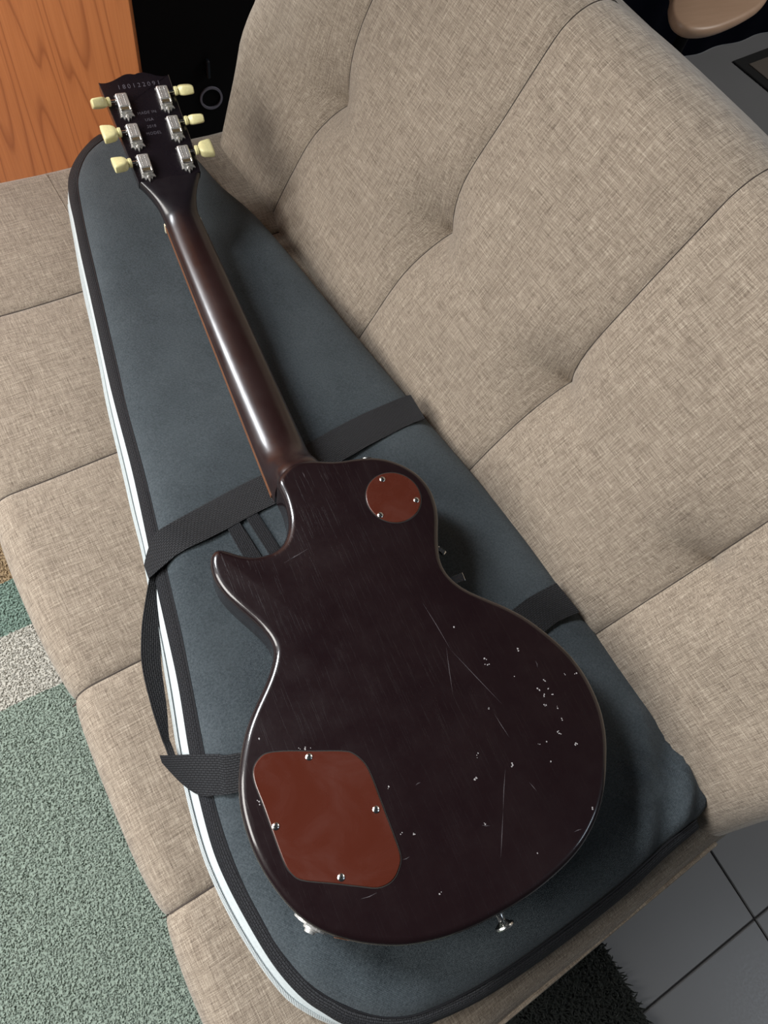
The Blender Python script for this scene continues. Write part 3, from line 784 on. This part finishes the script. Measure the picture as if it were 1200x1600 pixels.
# tuners
def poly_prism(pts, z0, z1):
    return rings_mesh([[Vector((x, y, z0)) for x, y in pts], [Vector((x, y, z1)) for x, y in pts]])
def tuner_meshes():
    plate = [(-6.2, 12), (-7.4, 14), (-4.2, 13.2), (-2.2, 15.5), (0, 13.6), (2.2, 15.5), (4.2, 13.2), (7.4, 14), (6.2, 12), (7.0, -9.5), (8.4, -13.5), (5.2, -12.8), (3.6, -15.6), (1.8, -13.8), (0, -18.2), (-1.8, -13.8), (-3.6, -15.6), (-5.2, -12.8), (-8.4, -13.5), (-7.0, -9.5)]
    a = poly_prism(plate, 0, 1.6)
    b = box(-6.6, 6.6, -4.4, 12.4, 1.0, 8.0, 1.1)
    c = box(-6.6, 6.6, -10.2, -7.6, 1.0, 6.6, 0.9)
    d = box(-6.6, -4.6, -8.5, -3.5, 1.0, 7.6, 0.6); e = box(4.6, 6.6, -8.5, -3.5, 1.0, 7.6, 0.6)
    f = xf(lathe([(1.6, 0), (2.2, 0.4), (1.2, 2.6), (0.2, 3.0)], 12), Matrix.Translation((0, -12.6, 1.4)))
    dots = []
    for x in (-2.6, 2.6):
        for k in range(7): dots.append(box(x - 0.7, x + 0.7, -2.8 + k * 2.0 - 0.55, -2.8 + k * 2.0 + 0.55, 7.9, 8.5, 0.2))
    dots.append(xf(lathe([(1.0, 0), (1.0, 0.3), (0.3, 0.4)], 10), Matrix.Translation((0, 7, 7.9))))
    plate_m = merge(a, b, c, d, e, f, *dots)
    gear = xf(lathe([(2.2, -4.4), (2.6, -3), (2.2, -1), (2.6, 1), (2.2, 3), (2.4, 4.4)], 14), Matrix.Translation((0, -6, 4.2)) @ Matrix.Rotation(math.pi / 2, 4, 'Y'))
    shaft = xf(lathe([(2.6, 6.4), (2.6, 7.6), (1.7, 8.0), (1.7, 14.5)], 14), Matrix.Translation((0, 5.4, 4.4)) @ Matrix.Rotation(math.pi / 2, 4, 'Y'))
    # button along +x, local origin on the shaft axis
    secs = []
    for x, hy, hz in ((0, 3.0, 2.9), (0.4, 4.3, 4.1), (2.6, 4.5, 4.2), (3.1, 3.6, 3.5), (3.9, 3.7, 3.6), (5.6, 5.9, 4.3), (8.0, 7.3, 4.7), (11.5, 8.1, 4.6), (15.0, 8.9, 4.3), (17.2, 9.1, 4.0), (17.9, 8.4, 3.4)):
        e = 2.2 if x < 4 else 4.5
        secs.append([Vector((x * 1.2, 1.22 * hy * sup(2 * math.pi * k / 28, e)[0], 1.2 * hz * sup(2 * math.pi * k / 28, e)[1])) for k in range(28)])
    return plate_m, gear, shaft, rings_mesh(secs)
tm, tg, tsf, tb = tuner_meshes()
SM = Matrix.Scale(0.001, 4)
def mm(part): return [v * 0.001 for v in part[0]], part[1]
base = {}
TUN = [(-1, 139, 62), (-1, 101, 14), (-1, 63, 30), (1, 142, -50), (1, 104, -58), (1, 66, -12)]
for sd, s, ra in TUN:
    x = 24.5 * sd
    if not base:
        h = mesh_obj('tuner', *mm(tm), 'nickel', GT, angle=30)
        g1 = mesh_obj('gear', *mm(tg), 'brass', h); s1 = mesh_obj('shaft', *mm(tsf), 'chrome', h); b1 = mesh_obj('button', *mm(tb), 'cream', h, angle=50)
        base.update(h=h, g=g1, s=s1, b=b1)
    else:
        h = base['h'].copy(); COL.objects.link(h); h.parent = GT
        g1, s1, b1 = (base[k].copy() for k in 'gsb')
        for q in (g1, s1, b1): COL.objects.link(q); q.parent = h
    m = HM4.copy(); m.translation = W(hs(x, s, 0.1)) - Vector(GT.location); h.matrix_local = m
    fl = Matrix.Scale(-1, 4, (1, 0, 0)) if sd < 0 else Matrix.Identity(4)
    if sd < 0:
        rz = Matrix.Translation((0, 0.0108, 0)) @ Matrix.Rotation(math.pi, 4, 'Z')
        s1.matrix_local = rz
        b1.matrix_local = rz @ Matrix.Translation((0.0138, 0.0054, 0.0044)) @ Matrix.Rotation(math.radians(ra), 4, 'X')
    else:
        s1.matrix_local = Matrix.Identity(4)
        b1.matrix_local = Matrix.Translation((0.0138, 0.0054, 0.0044)) @ Matrix.Rotation(math.radians(ra), 4, 'X')
# control plate and switch plate
def plate(name, pts, rec=0.0):
    q = resample(catmull(pts, 6, True), 150, True); m = normals2(q)
    gpart('cavity_edge', rings_mesh([[Vector((p.x + k.x * i, p.y + k.y * i, z)) for p, k in zip(q, m)] for i, z in ((1.2, 0.02), (1.2, 0.22), (0.2, 0.25))]), 'dark_slot', body)
    return gpart(name, rings_mesh([[Vector((p.x + k.x * i, p.y + k.y * i, z)) for p, k in zip(q, m)] for i, z in ((0.3, 0.05), (0.3, 0.5), (-0.3, 0.9))]), 'cover', angle=30)
COVER = [(-128, 189.8), (-113.6, 185.5), (-92.8, 176.4), (-70.3, 166.6), (-62.5, 161.1), (-57, 150.7), (-55.8, 138.3), (-56.8, 114), (-57.7, 90.5), (-59.2, 75), (-64.5, 67.4), (-72.5, 62.5), (-83.6, 62.8), (-96.3, 69.7), (-113.7, 80.1), (-134.8, 92.3), (-140.8, 100), (-143.2, 109.5), (-143.6, 128.2), (-143.4, 153), (-143.8, 172.7), (-141.5, 182.4), (-135.9, 187.7)]
cp = plate('control_cover', COVER)
sp = plate('switch_cover', [(73 + 27.4 * math.cos(2 * math.pi * k / 24), 368.7 + 27.4 * math.sin(2 * math.pi * k / 24)) for k in range(24)])
def screw(x, y, par):
    a = random.random() * 1.5
    hd = xf(lathe([(2.9, 0.7), (2.9, 1.2), (2.2, 1.75), (0.3, 2.0)], 18), Matrix.Translation((x, y, 0)))
    o = gpart('screw', hd, 'chrome', par)
    cr = merge(xf(box(-1.7, 1.7, -0.35, 0.35, 1.7, 2.06), Matrix.Rotation(a, 4, 'Z')), xf(box(-0.35, 0.35, -1.7, 1.7, 1.7, 2.06), Matrix.Rotation(a, 4, 'Z')))
    c2 = xf(cr, Matrix.Translation((x, y, 0)))
    gpart('screw', c2, 'dark_slot', par, smooth=False)
for x, y in [(-97, 173.9), (-62.5, 114.3), (-140.6, 136), (-107.7, 81.2)]: screw(x, y, cp)
for x, y in [(70.7, 390.9), (93.3, 357.7), (52.1, 355.3)]: screw(x, y, sp)
# strap buttons and jack plate on the rim
def along(part, origin, nrm):
    q = Vector(nrm).to_track_quat('Z', 'Y').to_matrix().to_4x4(); q.translation = Vector(origin); return xf(part, q)
SB = lathe([(7.5, -0.5), (7.5, 1.0), (4.2, 1.8), (3.0, 4.5), (3.2, 8), (5.5, 10.0), (8.2, 11.3), (8.6, 12.6), (7.6, 13.8), (4, 14.6), (0.3, 14.8)], 26)
gpart('strap_button', along(SB, (1, 4.0, -22), (0.0, -1, 0.0)), 'chrome')
gpart('strap_button', along(SB, (69, 415.5, -24), (0.42, 0.9, 0)), 'chrome')
jn = Vector((-0.74, -0.67, 0)).normalized()
def rim_strip(p0, p1, z0, z1, off, th):
    i0 = min(range(len(bo)), key=lambda k: (bo[k] - Vector(p0)).length); i1 = min(range(len(bo)), key=lambda k: (bo[k] - Vector(p1)).length)
    ids = range(min(i0, i1), max(i0, i1) + 1); n = len(ids); rr = []
    for q, k in enumerate(ids):
        e = 1 - abs(2 * q / (n - 1) - 1) ** 4; c = (z0 + z1) / 2; h = (z1 - z0) / 2 * (0.55 + 0.45 * e)
        A = bo[k] + bn[k] * (off + th); B = bo[k] + bn[k] * off
        rr.append([Vector((B.x, B.y, c - h)), Vector((A.x, A.y, c - h + 0.6)), Vector((A.x, A.y, c + h - 0.6)), Vector((B.x, B.y, c + h))])
    return rings_mesh(rr)
jp = gpart('jack_plate', rim_strip((-147.5, 70.5), (-130, 48.5), -37, -10, -0.3, 2.0), 'nickel', smooth=False)
gpart('jack_nut', along(lathe([(6.5, 0), (6.5, 2.4), (4.6, 3.0), (4.4, 5.0), (3.0, 5.0)], 18), Vector((-139.0, 59.0, -23)) + jn * 1.0, jn), 'nickel', jp)
gpart('worn_edge', rings_mesh([[Vector((-128 + 14 * k / 8, 46.2 - 9.8 * k / 8, -5.5 + 2.4 * c)) + Vector((-0.65, -0.76, 0)) * (0.15 + 0.0 * k) * 1.0 for c in (-math.sin(math.pi * k / 8), 0.6 * math.sin(math.pi * k / 8 * 1.0))] + [Vector((-128 + 14 * k / 8, 46.2 - 9.8 * k / 8, -5.5)) + Vector((-0.65, -0.76, 0)) * 0.5] for k in range(9)]), 'bare_wood', body)
# dings and scratches
SPECK = [(116.0, 185.1), (83.4, 187.7), (81.7, 182.8), (100.1, 163.8), (125.1, 148.9), (114.8, 145.7), (124.4, 141.7), (124.7, 135.9), (116.9, 137.0), (113.5, 129.5), (123.9, 124.7), (121.9, 112.2), (113.8, 105.7), (114.5, 102.4), (90.9, 103.6), (99.0, 102.3), (122.0, 89.3), (93.8, 86.2), (145.8, 147.5), (156.9, 143.3), (64.3, 148.3), (35.3, 117.4), (60.8, 97.6), (68.9, 226.4), (26.0, 101.7), (15.8, 67.7), (108.5, 39.0), (46.2, 29.2), (-41.8, 37.6), (-129.2, 203.8), (-45.4, 125.9), (-51.7, 89.2), (-42.1, 84.8), (-147.0, 159.8), (-146.4, 156.1), (-102.0, 184.0), (-97.4, 181.2), (-92.9, 180.0)]
LINES = [(66.6, 142.2), (69.4, 118.7), (51.7, 259.3), (56.4, 208.0), (56.4, 208.0), (77.2, 146.8), (53.8, 212.9), (39.7, 171.8), (126.1, 168.6), (124.7, 162.5), (53.2, 97.6), (35.2, 69.4), (35.2, 69.4), (15.9, 38.9), (67.2, 79.6), (69.7, 70.6), (-24.2, 117.6), (-19.0, 117.8), (83.2, 29.6), (91.2, 28.5), (12.9, 67.5), (19.6, 64.0), (-100.1, 61.2), (-85.8, 59.7), (-58.2, 71.9), (-51.8, 71.6), (-53.7, 342.0), (-26.0, 347.8), (-48.2, 343.1), (-40.2, 345.5), (-1.7, 426.2), (-1.5, 418.8)]
def wear():
    P = []
    rnd = random.Random(3)
    for x, y in SPECK:
        for q in range(rnd.choice((1, 2, 2, 3))):
            cx, cy = x + rnd.uniform(-2, 2) * (q > 0), y + rnd.uniform(-2, 2) * (q > 0); r = rnd.uniform(0.35, 0.95); k = 7; ph = rnd.random() * 6
            pts = [(cx + r * rnd.uniform(0.5, 1.2) * math.cos(ph + 6.283 * i / k), cy + r * rnd.uniform(0.5, 1.3) * math.sin(ph + 6.283 * i / k)) for i in range(k)]
            P.append(poly_prism(pts, 0.0, 0.10))
    tag(gpart('dings', merge(*P), 'scuff', body, smooth=False), kind='stuff')
    P = []
    for a, b in zip(LINES[::2], LINES[1::2]):
        A, B = Vector(a), Vector(b); d = (B - A).normalized(); nr = Vector((-d.y, d.x)); wd = 0.32
        mid = A.lerp(B, 0.5) + nr * rnd.uniform(-0.8, 0.8)
        P.append(poly_prism([tuple(A), tuple(mid - nr * wd), tuple(B), tuple(mid + nr * wd)], 0.0, 0.07))
    tag(gpart('scratches', merge(*P), 'scratch', body, smooth=False), kind='stuff')
wear()
